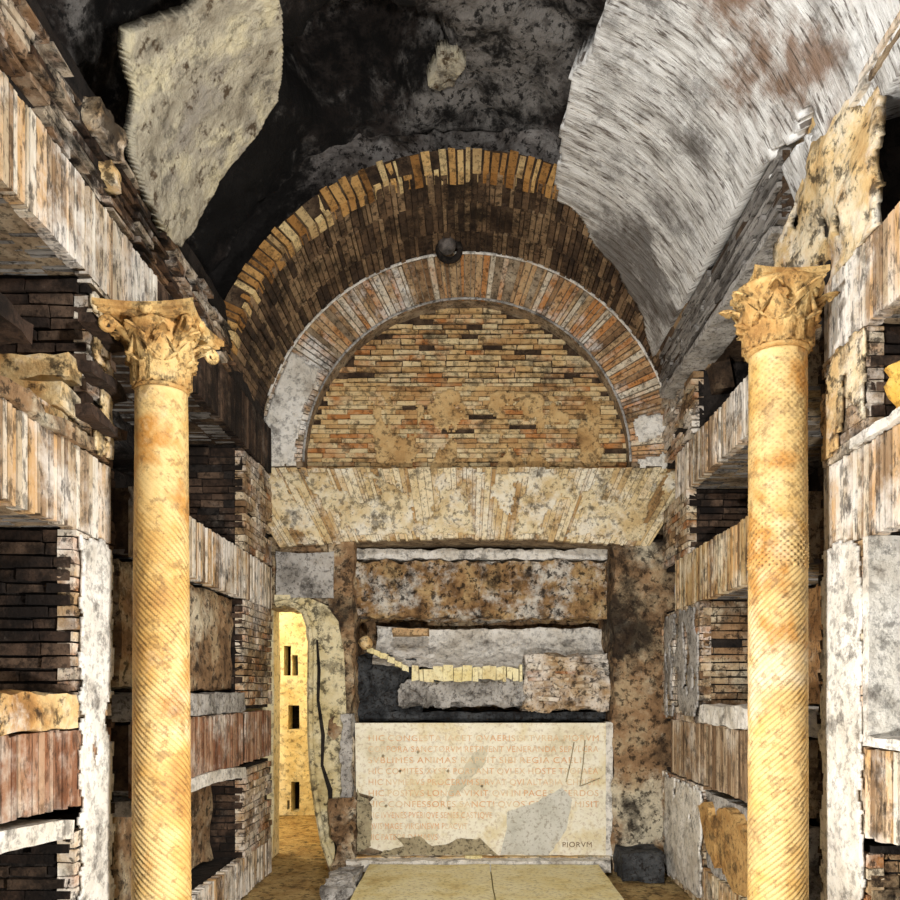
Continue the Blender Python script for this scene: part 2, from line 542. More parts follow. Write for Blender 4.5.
m_doorjamb = M('cracked_door_plaster', [(160, 138, 92), (212, 194, 144), (232, 220, 182), (220, 200, 148)], island=0, nscale=4,
               soot=(44, 34, 22, 0.85), sscale=5, sthr=0.6, speck=0.55, spscale=18, bump=0.9)
m_dirt = M('earth_floor', [(96, 72, 40), (160, 130, 82), (190, 164, 112), (130, 100, 62)], island=0, nscale=5, speck=0.5, spscale=20, bump=0.8)
m_column = M('ochre_marble_shaft', grime=0.45, gthr=0.6, gcol=(96, 74, 48), ramp=[(128, 88, 44), (178, 134, 74), (198, 158, 92), (212, 182, 124), (184, 130, 62), (210, 192, 150)],
             island=0, nscale=2.2, white=(232, 224, 204, 0.6), wscale=1.6, wthr=0.6, soot=(120, 100, 80, 0.55), sscale=4, sthr=0.61,
             speck=0.4, spscale=26, spcol=(110, 84, 52), spthr=0.57, bump=0.25, rough=0.55, groove=(70, 48, 26))
m_capital = M('ochre_marble_capital', grime=0.45, gthr=0.6, gcol=(96, 74, 48), ramp=[(126, 86, 44), (182, 140, 82), (206, 174, 116), (220, 198, 152)], island=0, nscale=6,
              soot=(90, 66, 38, 0.7), sscale=9, sthr=0.6, speck=0.45, spscale=30, bump=0.6, rough=0.7)
m_brown = M('brown_bed_plaster', [(84, 58, 34), (140, 100, 60), (170, 130, 84), (150, 104, 58)], island=0, nscale=5,
            white=(206, 196, 170, 0.6), wscale=4, wthr=0.6, speck=0.5, bump=0.8)
m_gold = M('gold_marble_fragment', [(190, 132, 46), (232, 182, 84), (246, 216, 130)], island=0, nscale=8, speck=0.4, spcol=(120, 76, 24), bump=0.6)
m_iron = M('grey_iron', [(40, 36, 34), (96, 90, 86), (130, 122, 116)], island=0, nscale=20, speck=0.3, bump=0.4, rough=0.6)

# ------------------------------------------------------------------ floor
bm = B()
def floorfn(u, v):
    return 0.012 * fb((u * 3, v * 3, 0), 1.0)
sheet(bm, lambda u, v, w: Vector((u, v, w)), -3.2, 2.0, 1.0, 8.6, 52, 76, floorfn, None, 0.1)
struct('floor', bm, m_dirt, True)

# ------------------------------------------------------------------ side walls
T = 0.62   # depth of the burial niches


def wall(s, piers, name, solids=()):
    F = side(s)
    bm = B()
    # rock at the back of the niches
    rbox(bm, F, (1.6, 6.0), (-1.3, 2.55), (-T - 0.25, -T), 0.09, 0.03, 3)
    for (a, b, z0, z1, w1) in piers:
        rbox(bm, F, (a + .012, b - .012), (z0, z1), (-T, w1 - 0.03), 0.07, 0.008, 6)
    return F, bm


def pier_bricks(bm, F, a, b, z0, z1, w1, miss=0.08, dv=0.045, bm2=None):
    bricks(bm, F, a, b, z0, z1, 0.17, dv, 0.004, 0.006, w1, 0, 0.007, 0.003, miss, thick=0.06)
    bm = bm2
    # the return that faces the entrance: u and w change roles
    G = lambda u, v, w: F(a - w, v, u)
    bricks(bm, G, -T, w1 - 0.012, z0, z1, 0.17, dv, 0.006, 0.009, 0.0, 0, 0.012, 0.003, miss, thick=0.05)


# left wall
FL, bmL = wall(-1, [], 'wall_left')
FR, bmR = wall(1, [], 'wall_right')
bmLb, bmRb, bmLs, bmRs, bmRt = B(), B(), B(), B(), B()
bmGL, bmGR = B(), B()
ROWS_L = [(-1.05, -0.5), (-0.1, 0.57), (0.88, 1.52)]
ROWS_R = [(-1.05, -0.57), (-0.2, 0.53), (0.86, 1.27)]
for (z0, z1) in ROWS_L:
    for (a, b) in ((2.95 if z0 > .5 else 2.83, 3.12), (5.0, 5.69)):
        rbox(bmL, FL, (a + .02, b), (z0 - .02, z1 + .02), (-T, -0.03), 0.07, 0.008, 6)
        pier_bricks(bmLb, FL, a, b, z0, z1, 0.0, 0.03 if z0 < 0.5 else 0.10, 0.045, bmLs)
for (z0, z1) in ROWS_R:
    for (a, b) in ((2.78, 3.12), (4.75 if z0 < .5 else 5.05, 5.69)):
        rbox(bmR, FR, (a + .02, b), (z0 - .02, z1 + .02), (-T, -0.03), 0.07, 0.008, 6)
        pier_bricks(bmRb, FR, a, b, z0, z1, 0.0, 0.03, 0.045, bmRs if z0 > .5 else bmRt)
for (bmm, bmg, F, z1) in ((bmL, bmGL, FL, 1.52), (bmR, bmGR, FR, 1.57)):  # recessed dark brick added to stand for each column's cast shadow
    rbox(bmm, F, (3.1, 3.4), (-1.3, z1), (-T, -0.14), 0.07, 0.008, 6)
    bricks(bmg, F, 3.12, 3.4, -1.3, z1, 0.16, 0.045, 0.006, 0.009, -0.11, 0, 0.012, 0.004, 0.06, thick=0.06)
# above the top lintels
rbox(bmL, FL, (1.6, 5.69), (1.86, 2.3), (-T, -0.05), 0.08, 0.012, 5)
bmBand = B()
bricks(bmBand, FL, 1.6, 4.78, 1.86, 2.17, 0.16, 0.036, 0.006, 0.012, -0.01, 0, 0.022, 0.005, 0.22, thick=0.06)
rbox(bmR, FR, (2.86, 3.36), (1.57, 2.05), (-T, -0.03), 0.08, 0.012, 5)
rbox(bmR, FR, (4.9, 5.69), (1.57, 2.05), (-T, -0.03), 0.08, 0.012, 5)
bricks(bmRb, FR, 4.9, 5.69, 1.57, 2.05, 0.2, 0.045, 0.006, 0.01, 0, 0, 0.015, 0.003, 0.1, thick=0.06)
rbox(bmR, FR, (1.6, 5.69), (2.32, 2.62), (-T, -0.03), 0.08, 0.012, 5)
# bottom course behind the lowest lintels
rbox(bmL, FL, (1.6, 5.69), (-1.3, -1.06), (-T, -0.05), 0.1, 0.01, 5)
rbox(bmR, FR, (1.6, 5.69), (-1.3, -1.06), (-T, -0.05), 0.1, 0.01, 5)
wl = struct('wall_left', bmL, m_shaderock)
wr = struct('wall_right', bmR, m_shaderock)
o = obj('brickwork', bmLb, m_wallbrick, wl)
o = obj('ragged_brick_band', bmBand, m_bandbrick, wl)
o = obj('brickwork', bmRb, m_wallbrick, wr)
o = obj('niche_brickwork', bmLs, m_darkbrick, wl)  # returns darkened so the colour holds the niche shade
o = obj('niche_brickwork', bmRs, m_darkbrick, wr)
o = obj('niche_brickwork', bmRt, m_jamb, wr)
o = obj('column_shadow_strip', bmGL, m_darkbrick, wl)
o = obj('column_shadow_strip', bmGR, m_darkbrick, wr)


def lintel(s, a, b, z0, z1, mat, label, mort=None, warp=0.0, w1=0.0, du=0.027, miss=0.02, horizontal=False, arch=0.0):
    F0 = side(s)
    F = (lambda u, v, w: F0(u, v + arch * (1 - ((2 * u - a - b) / (b - a)) ** 2) * (1 - (v - z0) / (z1 - z0)), w)) if arch else F0
    t = thing('brick_lintel', label, 'lintel', F0((a + b) / 2, z0, -T / 2), group='brick lintels over the wall niches')
    bm = B()
    rbox(bm, F, (a + .004, b - .004), (z0 + .012, z1 - .012), (-T + 0.02, w1 - 0.01), 0.06, 0.004, 8)
    obj('mortar_core', bm, mort or m_mortar_light, t)
    bm = B()
    if horizontal:
        bricks(bm, F, a, b, z0, z1, 0.28, 0.034, 0.006, 0.007, w1, 0, 0.012, 0.003, miss, thick=0.05)
    else:
        bricks(bm, F, a, b, z0, z1, du, z1 - z0, 0.004, 0.004, w1, 0, 0.003, 0.001, miss, thick=0.05, var=0.5, endj=0.006)
        obj('brick_face', bm, mat, t)
        bm = B()
        G = lambda u, v, w: F(u, z0 - w, v)      # underside courses, darker grey in place of their shade
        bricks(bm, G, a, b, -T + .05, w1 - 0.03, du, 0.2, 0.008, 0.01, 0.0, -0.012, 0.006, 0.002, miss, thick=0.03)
        obj('brick_underside', bm, m_greystreak, t, label='underside darkened to stand for its shade')
        return t
    obj('brick_face', bm, mat, t)
    return t


# left: near bay, pier, far bay share the bed heights
lintel(-1, 1.6, 3.6, 1.525, 1.85, m_lintel, 'whitewashed soldier-brick lintel at upper left, above the left column capital')
lintel(-1, 3.605, 5.69, 1.53, 1.85, m_darkbrick, 'dark brown brick lintel behind the left capital, reaching to the arch', mort=m_mortar)
lintel(-1, 1.6, 3.12, 0.57, 0.87, m_lintel, 'pale soldier-brick lintel at mid height left of the left column')
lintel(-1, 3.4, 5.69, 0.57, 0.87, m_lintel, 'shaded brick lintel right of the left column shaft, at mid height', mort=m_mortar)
lintel(-1, 1.6, 3.12, -0.43, -0.14, m_lintel_red, 'reddish brown soldier-brick lintel at lower left, above the white curved slab', arch=0.03)
lintel(-1, 3.4, 5.69, -0.46, -0.14, m_lintel_red, 'reddish brown lintel right of the left column, low on the wall', mort=m_mortar)
lintel(-1, 3.36, 5.69, -1.29, -1.05, m_lintel, 'lowest pale brick band right of the left column foot', mort=m_mortar)
lintel(1, 3.42, 5.5, -1.29, -1.05, m_lintel_warm, 'lowest pale band at the foot of the far right wall')
# right
lintel(1, 1.6, 3.12, 1.27, 1.57, m_lintel, 'pale soldier-brick lintel at upper right edge, right of the right capital')
lintel(1, 3.405, 5.35, 1.265, 1.56, m_lintel, 'grey-white lintel left of the right column, just below its capital')
lintel(1, 1.6, 3.12, 0.53, 0.86, m_lintel, 'broad pale lintel at mid height on the right edge')
lintel(1, 3.405, 5.35, 0.53, 0.86, m_lintel_warm, 'pale ochre lintel at mid height left of the right column shaft')
lintel(1, 1.6, 3.12, -0.55, -0.2, m_lintel, 'whitish lintel with dark upright cracks low on the right edge', arch=0.05)
lintel(1, 3.405, 5.45, -0.56, -0.2, m_lintel_tan, 'brown lintel left of the right column above the yellow plaster fragments')
lintel(1, 3.4, 5.5, 2.0, 2.31, m_greystreak, 'grey horizontal-course lintel under the streaked vault, above the right capital', mort=m_mortar, horizontal=True, w1=0.06)
lintel(1, 1.6, 2.86, 2.08, 2.3, m_lintel, 'white brick beam in the upper right corner', horizontal=True, w1=0.02)

# sills and ledges
def ledge(s, a, b, z0, z1, w0, w1, mat, label, name='stone_sill', amp=0.012, cat='sill', res=0.04):
    bm = B()
    rbox(bm, side(s), (a, b), (z0, z1), (w0, w1), res, amp, 9)
    return solo(name, bm, mat, label, cat)


ledge(-1, 1.6, 2.82, -0.13, -0.01, -T + .03, 0.015, m_tanplaster, 'rough tan sill of the lower left niche', amp=0.016)
ledge(-1, 3.36, 4.98, -0.13, -0.02, -T + .03, 0.01, m_greyplaster, 'grey plastered sill right of the left column')
ledge(-1, 1.6, 2.95, 0.875, 0.925, -T + .03, 0.02, m_jamb, 'ragged mortar ledge on top of the mid left lintel', amp=0.02)
ledge(1, 1.6, 2.77, -0.195, -0.16, -T + .03, 0.012, m_plaster, 'white sill of the bright niche on the right edge')
ledge(1, 3.41, 4.74, -0.195, -0.09, -T + .03, 0.01, m_plaster, 'white crumbling sill left of the right column', amp=0.018)
ledge(1, 1.6, 2.85, 0.865, 0.9, -T + .03, 0.02, m_plaster, 'thin pale ledge above the broad lintel on the right edge')
ledge(1, 3.45, 5.4, 1.965, 1.998, -0.1, 0.085, m_greyplaster, 'thin pale board edge under the grey lintel, left of the right capital', name='board_edge', cat='board', amp=0.008)
# curved white slabs under the red lintels
for (a, b, z, lab) in ((1.6, 2.8, -0.435, 'curved white stone slab beneath the reddish lintel at lower left'),
                       (3.45, 4.98, -0.462, 'curved white stone slab right of the left column, low on the wall')):
    bm = B()
    F0 = side(-1)
    F = lambda u, v, w: F0(u, v + 0.04 * (1 - ((2 * u - a - b) / (b - a)) ** 2) - 0.03, w)
    rbox(bm, F, (a, b), (z - 0.055, z + 0.01), (-0.3, 0.015), 0.05, 0.006, 9)
    solo('stone_slab', bm, m_plaster, lab, 'slab')
# walled-up backs of some niches
def infill(s, a, b, z0, z1, w, mat, label, brick=True, name='niche_infill'):
    bm = B()
    if brick:
        rbox(bm, side(s), (a, b), (z0, z1), (w - 0.12, w - 0.03), 0.08, 0.008, 6)
        bricks(bm, side(s), a, b, z0, z1, 0.2, 0.045, 0.006, 0.008, w, 0, 0.01, 0.003, 0.04, thick=0.06)
    else:
        rbox(bm, side(s), (a, b), (z0, z1), (w - 0.12, w), 0.05, 0.02, 6)
    return solo(name, bm, mat, label, 'infill')


infill(-1, 3.37, 4.97, -0.0, 0.56, -0.07, m_jamb, 'grey-brown plaster infill right of the left column, at eye level', brick=False)
infill(-1, 3.37, 4.97, -1.04, -0.53, -0.2, m_jamb, 'stained plaster infill right of the left column, near its foot', brick=False)
infill(1, 3.42, 4.73, -0.07, 0.52, -0.34, m_brown, 'orange-brown plaster back of the niche left of the right column', brick=False)
infill(1, 3.42, 4.73, -1.04, -0.6, -0.02, m_greyplaster, 'grey plaster face behind the yellow fragments, low on the right wall', brick=False)
# niche lining on the far right near bay: bright plaster reveal
bm = B()
rbox(bm, lambda u, v, w: FR(2.78 - w, v, u), (-T + .04, 0.02), (-0.16, 0.525), (0.012, 0.05), 0.05, 0.006, 8)
solo('reveal_plaster', bm, m_plaster, 'bright white plaster on the side of the right edge niche', 'plaster')
def skin(F, u0, u1, v0, v1, mat, label, seed=0, cover=0.2):
    bm = B()
    def keep(u, v):
        e = 0.035 * noise.noise(Vector((u * 14, v * 14, seed)))
        if min(u - u0, u1 - u, v - v0, v1 - v) < 0.02 + e:
            return False
        return noise.fractal(Vector((u * 5, v * 3, seed + 3)), 0.9, 2.1, 5) > -cover * 2
    nu = max(8, int((u1 - u0) / 0.012))
    nv = max(8, int((v1 - v0) / 0.014))
    sheet(bm, F, u0, u1, v0, v1, nu, nv, lambda u, v: 0.016 + 0.006 * fb((u, v, seed), 8), keep, 0.012)
    return solo('plaster_skin', bm, mat, label, 'plaster', smooth=True)


skin(FR, 2.78, 3.125, -1.25, 0.55, m_plaster, 'tall white plaster strip on the pier right of the right column', 1, 0.35)
skin(FR, 2.76, 3.12, 0.87, 1.27, m_tanplaster, 'tan plaster skin on the pier right of the right column capital', 2, 0.1)
skin(FL, 2.84, 3.125, -1.25, 0.57, m_plaster, 'tall white plaster strip on the pier left of the left column', 4, 0.35)
skin(FL, 2.93, 3.12, 0.88, 1.5, m_tanplaster, 'patchy cream plaster on the pier left of the left column capital', 6, 0.0)
skin(FR, 4.7, 5.6, -1.27, -0.57, m_plaster, 'white plaster at the far right corner, left of the yellow fragments', 7, 0.3)
skin(FR, 4.76, 5.6, -0.19, 0.52, m_greyplaster, 'grey plaster skin on the far right pier beside the end wall', 8, 0.05)

# stepped masonry in the upper left niche
bm = B()
for (u0, u1, z0, z1, w1) in ((2.86, 3.0, 1.12, 1.2, -0.03), (2.8, 3.0, 1.0, 1.08, -0.03), (2.6, 2.98, 0.93, 0.98, -0.03)):
    rbox(bm, FL, (u0, u1), (z0, z1), (-T + .05, w1), 0.05, 0.015, 8)
solo('corbel_blocks', bm, m_tanplaster, 'stepped tan masonry blocks inside the upper left niche', 'masonry')
for (u, z, ln, lab) in ((2.98, 1.31, 0.26, 'topmost of the three dark stone ledges on the pier left of the left column'),
                        (2.98, 1.13, 0.28, 'middle of the three dark stone ledges on the pier left of the left column'),
                        (2.98, 0.97, 0.3, 'lowest of the three dark stone ledges on the pier left of the left column')):
    bm = B()
    rbox(bm, FL, (u - ln / 2, u + ln / 2), (z, z + 0.04), (0.005, 0.06), 0.03, 0.014, 10)
    solo('stone_ledge', bm, m_darkbrick, lab, 'ledge', group='dark ledges on the left pier')
# projecting broken slab inside the upper left niche
bm = B()
rbox(bm, FL, (1.9, 2.6), (1.13, 1.2), (-0.4, -0.02), 0.04, 0.02, 6)
solo('broken_shelf', bm, m_darkbrick, 'dark broken slab jutting from the upper left niche at the picture edge', 'slab')
# golden fragment standing in the right edge niche
bm = B()
prof = [(0.05, 0), (0.055, 0.03), (0.045, 0.05), (0.06, 0.09), (0.08, 0.14), (0.07, 0.17), (0.09, 0.2), (0.06, 0.22)]
lathe(bm, [(r * .8, z * .85 + EYE + 0.905) for r, z in prof], 24, 1.47, 2.66)
for v in bm.verts:
    v.co += Vector((fb(v.co, 14), fb(v.co + Vector((4, 4, 4)), 14), 0)) * 0.02
solo('column_fragment', bm, m_gold, 'golden carved marble fragment standing in the right edge niche', 'fragment', smooth=True)

# rough plaster pier above the right column
bm = B()
def pw(u, v):
    return 0.015 + 0.05 * fb((u, v, 3), 2.2) - 0.05 * max(0, v - 2.0)
holes = [(3.25, 2.12, 0.05), (3.36, 1.99, 0.045), (3.0, 1.75, 0.04), (3.15, 1.82, 0.03), (3.2, 1.68, 0.03)]
def pk(u, v):
    e = 0.05 * noise.noise(Vector((u * 7, v * 7, 2)))
    if u > 3.58 - 0.32 * abs(v - 2.15) + e or u < 2.72 + e:
        return False
    for (a, b, r) in holes:
        if math.hypot((u - a) * 1.0, (v - b) * 0.7) < r * (1 + 0.5 * noise.noise(Vector((u * 30, v * 30, 0)))):
            return False
    return True
sheet(bm, FR, 2.6, 3.65, 1.585, 2.36, 90, 66, pw, pk, 0.03)
solo('plaster_pier', bm, m_tanplaster, 'yellowish holed plaster pier rising above the right column to the vault', 'plaster', smooth=True)

# yellow plaster fragments low on the right wall
def poly_plate(F, pts, w0, w1, mat, label, name, cat, rag=0.03, seed=1):
    bm = B()
    pp = ragged(pts, 0.04, rag, seed)
    plate(bm, pp, lambda p: F(p[0], p[1], w1), lambda p: F(p[0], p[1], w0))
    bmesh.ops.triangulate(bm, faces=bm.faces[:])
    return solo(name, bm, mat, label, cat)


poly_plate(FR, [(4.72, -0.68), (4.58, -0.64), (4.5, -0.72), (4.4, -0.7), (4.4, -0.98), (4.55, -0.9)], -0.04, 0.03, m_ochrefrag,
           'smaller yellow plaster fragment on the right wall, nearer the end wall', 'plaster_fragment', 'fragment', seed=4)
poly_plate(FR, [(4.36, -0.66), (4.22, -0.62), (4.06, -0.66), (3.8, -0.72), (3.7, -1.0), (4.1, -1.03), (4.36, -0.92)], -0.04, 0.03, m_ochrefrag,
           'larger yellow plaster fragment on the right wall, beside the column', 'plaster_fragment', 'fragment', seed=2)

# ------------------------------------------------------------------ end wall
def X(px, d=D):
    return (px - 467) * d / 800


def Z(py, d=D):
    return (690 - py) * d / 800


wb = B()
# piers at both sides of the altar recess, mass behind the fan arch and the lunette
rbox(wb, back, (X(328), X(352)), (-1.3, 1.06), (-0.75, -0.01), 0.04, 0.03, 6)
rbox(wb, back, (X(613), X(675)), (-1.3, 1.06), (-0.75, 0.0), 0.05, 0.025, 5)
rbox(wb, back, (-1.9, 1.6), (1.12, 3.3), (-0.8, -0.26), 0.12, 0.01, 3)
rbox(wb, back, (X(350), X(615)), (-1.3, 1.1), (-0.95, -0.7), 0.08, 0.03, 3)
rbox(wb, back, (-2.0, X(328)), (0.62, 1.1), (-0.7, -0.06), 0.06, 0.01, 5)
wbk = struct('wall_back', wb, m_jamb)
# wall left of the passage door is the left wall's end; panel above the door
bm = B()
rbox(bm, back, (X(276), X(334)), (Z(598), Z(552)), (-0.06, 0.0), 0.04, 0.012, 6)
solo('door_panel', bm, m_greyplaster, 'pale grey plaster block above the passage door at left', 'plaster')

# lunette
bm = B()
def lm(u, v):
    return math.hypot(u, v - ZC) < 1.17 or v < ZC and abs(u) < 1.17
rbox(bm, lambda u, v, w: back(u, v, w), (-1.17, 1.17), (1.56, ZC), (-0.24, -0.18), 0.1, 0.004, 5)
def fdisc(u, v, w):
    return polar(u, v, w)
rbox(bm, fdisc, (-PI / 2, PI / 2), (0.01, 1.175), (-0.24, -0.18), 0.08, 0.004, 5)
lun = thing('lunette_wall', 'brick filling inside the round arch, ochre with dark open joints near its top', 'brickwork', back(0, 1.56, -0.15))
obj('mortar_core', bm, m_mortar, lun)
bm = B()
bricks(bm, back, -1.17, 1.17, 1.56, 2.25, 0.17, 0.034, 0.003, 0.005, -0.16, 0, 0.006, 0.002, 0.015, mask=lm, thick=0.03, var=0.4)
bricks(bm, back, -1.17, 1.17, 2.25, 2.8, 0.17, 0.038, 0.006, 0.012, -0.16, 0, 0.012, 0.004, 0.09, mask=lm, thick=0.03, var=0.4)
obj('brick_courses', bm, m_lunette, lun)

# round arch around the lunette
t = thing('round_arch', 'round brick arch framing the lunette, mixed brown and whitened bricks', 'arch', back(0, ZC, -0.1))
bm = B()
rbox(bm, polar, (-PI / 2 * 1.02, PI / 2 * 1.02), (1.175, 1.5), (-0.25, -0.02), 0.045, 0.004, 5)
obj('mortar_core', bm, m_mortar_light, t)
bm = B()
bricks(bm, polar, -PI / 2, PI / 2, 1.17, 1.485, 0.028, 0.315, 0.006, 0.006, 0.0, 0, 0.01, 0.003, 0.06, thick=0.04, var=0.35, endj=0.008)
obj('voussoirs', bm, m_vouss, t)
bm = B()
sweep(bm, [polar(a, 1.488, 0.005) for a in [(-1.25 + 2.5 * i / 60) for i in range(61)]], 0.010, 6)
obj('stucco_line', bm, m_plaster, t, label='thin white stucco line along the outer edge')
bm = B()
sweep(bm, [polar(a, 1.165, 0.002) for a in [(-1.57 + 3.14 * i / 60) for i in range(61)]], 0.009, 6)
obj('stucco_line', bm, m_greyplaster, t, label='thin grey stucco line along the inner edge')
# whitened impost patches
skin(polar, -1.62, -1.0, 1.2, 1.47, m_plaster, 'whitewashed patch at the left foot of the round arch', 11, 0.22)
skin(polar, 1.3, 1.62, 1.2, 1.46, m_plaster, 'pale patch at the right foot of the round arch', 12, 0.2)
skin(lambda u, v, w: back(u, v, w - 0.162), -0.7, 1.0, 1.6, 2.2, m_ochresmear, 'thin cream mortar smear low on the lunette brickwork', 13, 0.0)

# barrel arch in front
t = thing('barrel_arch', 'deep dark brick barrel arch with an orange front edge', 'arch', (0, 5.2, EYE + ZC))
bm = B()
rbox(bm, soffit, (-1.45, 1.45), (4.8, 5.72), (-0.13, -0.02), 0.06, 0.006, 4)
obj('mortar_core', bm, m_mortar, t)
bm = B()
bricks(bm, soffit, -1.35, 1.35, 4.82, 5.7, 0.026, 0.3, 0.005, 0.008, 0.0, 0, 0.008, 0.002, 0.06, thick=0.05, var=0.3)
obj('soffit_bricks', bm, m_soffit, t)
bm = B()
def fring(u, v, w):
    r = v
    return Vector((r * math.sin(u), 4.8 - w, EYE + ZC + r * math.cos(u)))
bricks(bm, fring, -1.32, 0.40, 1.485, 1.615, 0.034, 0.13, 0.009, 0.004, 0.01, 0, 0.012, 0.003, 0.03, thick=0.12, var=0.3, endj=0.01)
obj('edge_bricks', bm, m_orange, t, label='orange brick front edge')

# rock face above the arch
bm = B()
def rockf(u, v):
    q = fring(u, v, 0)
    return -0.16 + 0.1 * fb(q, 2.0, 6) + 0.03 * fb(q, 9, 4)
sheet(bm, fring, -1.6, 1.6, 1.56, 2.7, 90, 40, rockf, None, 0.3)
struct('wall_front_arch', bm, m_endrock, True).name = 'wall_end'

# fan shaped flat arch
t = thing('flat_arch', 'cream fan-shaped flat brick arch beneath the lunette', 'arch', back(0, 1.07, -0.2))
def fan(u, v, w):
    k = (v - 1.07) / 0.51
    return back(u * (1 + 0.24 * (k - 0.5)), v - 0.045 * (u / 1.3) ** 2 * (1 - k), w)
bm = B()
rbox(bm, fan, (-1.5, 1.46), (1.085, 1.575), (-0.45, 0.002), 0.06, 0.004, 6)
obj('mortar_core', bm, m_mortar_light, t)
bm = B()
bricks(bm, fan, -1.51, 1.47, 1.075, 1.58, 0.036, 0.505, 0.004, 0.004, 0.012, 0, 0.004, 0.002, 0.02, thick=0.05, var=0.5, endj=0.008)
obj('fan_bricks', bm, m_fan, t)

skin(lambda u, v, w: fan(u, v, w + 0.005), -1.4, 1.4, 1.09, 1.56, m_creamplaster, 'patchy cream plaster left on the fan-shaped flat arch', 14, 0.05)
# socket and boss on the crown
t = thing('iron_boss', 'round grey boss in a dark socket at the crown of the arch', 'boss', (X(447, 5.55), 5.55, EYE + 3.09))
bm = B()
sweep(bm, [Vector((X(449, 5.55) + 0.075 * math.cos(a), 5.58 + 0.0 * math.sin(a), EYE + 3.07 + 0.075 * math.sin(a))) for a in [2 * PI * i / 24 for i in range(25)]], 0.022, 8)
obj('socket_ring', bm, m_shaderock, t, True)
bm = B()
bmesh.ops.create_icosphere(bm, subdivisions=3, radius=0.062, matrix=Matrix.Translation((X(447, 5.55), 5.56, EYE + 3.09)))
bmesh.ops.create_cone(bm, segments=20, radius1=0.04, radius2=0.04, depth=0.14, matrix=Matrix.Translation((X(447, 5.55), 5.63, EYE + 3.09)) @ Matrix.Rotation(PI / 2, 4, 'X'))
obj('boss_head', bm, m_iron, t, True)

# ------------------------------------------------------------------ altar recess
def bx(bm, px0, px1, py0, py1, d, dep, res=0.04, amp=0.012, freq=7, fn=None):
    rbox(bm, lambda u, v, w: Vector((u, d - w, EYE + v)), (X(px0, d), X(px1, d)), (Z(py1, d), Z(py0, d)), (-dep, 0), res, amp, freq, fn)


bm = B()
bx(bm, 345, 612, 562, 617, 5.95, 0.35, 0.02, 0.03, 11)
solo('rubble_lintel', bm, m_rubble, 'brown rubble lintel high in the altar recess with white mortar remains', 'masonry')
bm = B()
bx(bm, 345, 612, 549, 559, 5.98, 0.4, 0.02, 0.02, 10)
solo('plaster_band', bm, m_plaster, 'whitish plaster band directly under the fan arch', 'plaster')
bm = B()
# sloping plaster bed
def bed(u, v, w):
    return Vector((u, 5.88 - w + (v - Z(668, 5.9)) * 0.9 + 0.10 * math.sin((v - Z(668, 5.9)) * 9), EYE + v + 0.05 * max(0, -0.2 - u)))
rbox(bm, bed, (X(372, 5.9), X(612, 5.9)), (Z(668, 5.9), Z(626, 5.9)), (-0.1, 0), 0.02, 0.018, 8)
solo('plaster_bed', bm, m_plaster, 'smooth white sloping plaster bed inside the altar recess', 'plaster')
bm = B()
F = lambda u, v, w: Vector((u, 5.85 - w, EYE + v))
bricks(bm, F, X(412, 5.85), X(522, 5.85), Z(680, 5.85), Z(667, 5.85), 0.05, 0.1, 0.003, 0.003, 0, 0.03, 0.012, 0.008, 0, thick=0.1, endj=0.014, var=0.5)
for (a, b) in ((370, 650), (377, 653), (384, 656), (391, 660), (398, 664), (405, 668)):
    c = P(a, b, 5.8)
    rbox(bm, lambda u, v, w: c + Vector((u, -w, v - 0.3 * u)), (-0.024, 0.024), (-0.02, 0.02), (-0.06, 0.0), 0.012, 0.006, 20)
solo('tile_edging', bm, m_yellowmarble, 'row of small yellow tiles along the lower edge of the white plaster bed', 'tiles')
bm = B()
bx(bm, 400, 524, 681, 704, 5.88, 0.35, 0.018, 0.05, 9)
solo('rubble_block', bm, m_greyplaster, 'grey rubble hanging beneath the yellow tiles', 'rubble')
bm = B()
bx(bm, 525, 611, 655, 710, 5.84, 0.35, 0.02, 0.035, 9)
F = lambda u, v, w: Vector((u, 5.83 - w, EYE + v))
bricks(bm, F, X(526, 5.84), X(610, 5.84), Z(708, 5.84), Z(658, 5.84), 0.13, 0.05, 0.012, 0.014, 0, 0, 0.02, 0.012, 0.25, thick=0.05)
solo('brick_block', bm, m_wallbrick, 'broken brick block right of the yellow tiles', 'masonry')
bm = B()
bx(bm, 345, 418, 657, 714, 6.0, 0.3, 0.02, 0.07, 6)
solo('slate_rubble', bm, m_slate, 'dark slate-grey rubble at the left of the altar recess', 'rubble')
bm = B()
bmesh.ops.create_icosphere(bm, subdivisions=3, radius=0.05, matrix=Matrix.Translation(P(366, 643, 5.72)))
for v in bm.verts:
    v.co += Vector((fb(v.co, 20), 0, fb(v.co + Vector((3, 3, 3)), 20))) * 0.012
solo('round_stone', bm, m_tanplaster, 'small round stone knob at the left of the white plaster bed', 'stone', smooth=True)
bm = B()
bx(bm, 392, 428, 628, 635, 5.85, 0.2, 0.03, 0.01, 9)
solo('brick_sliver', bm, m_vouss, 'thin loose brick lying above the white plaster bed', 'brick')
bm = B()
bx(bm, 350, 612, 712, 721, 6.0, 0.5, 0.04, 0.012, 7)
solo('dark_shelf', bm, m_slate, 'grey stone shelf in the shadow above the inscription slab', 'shelf')

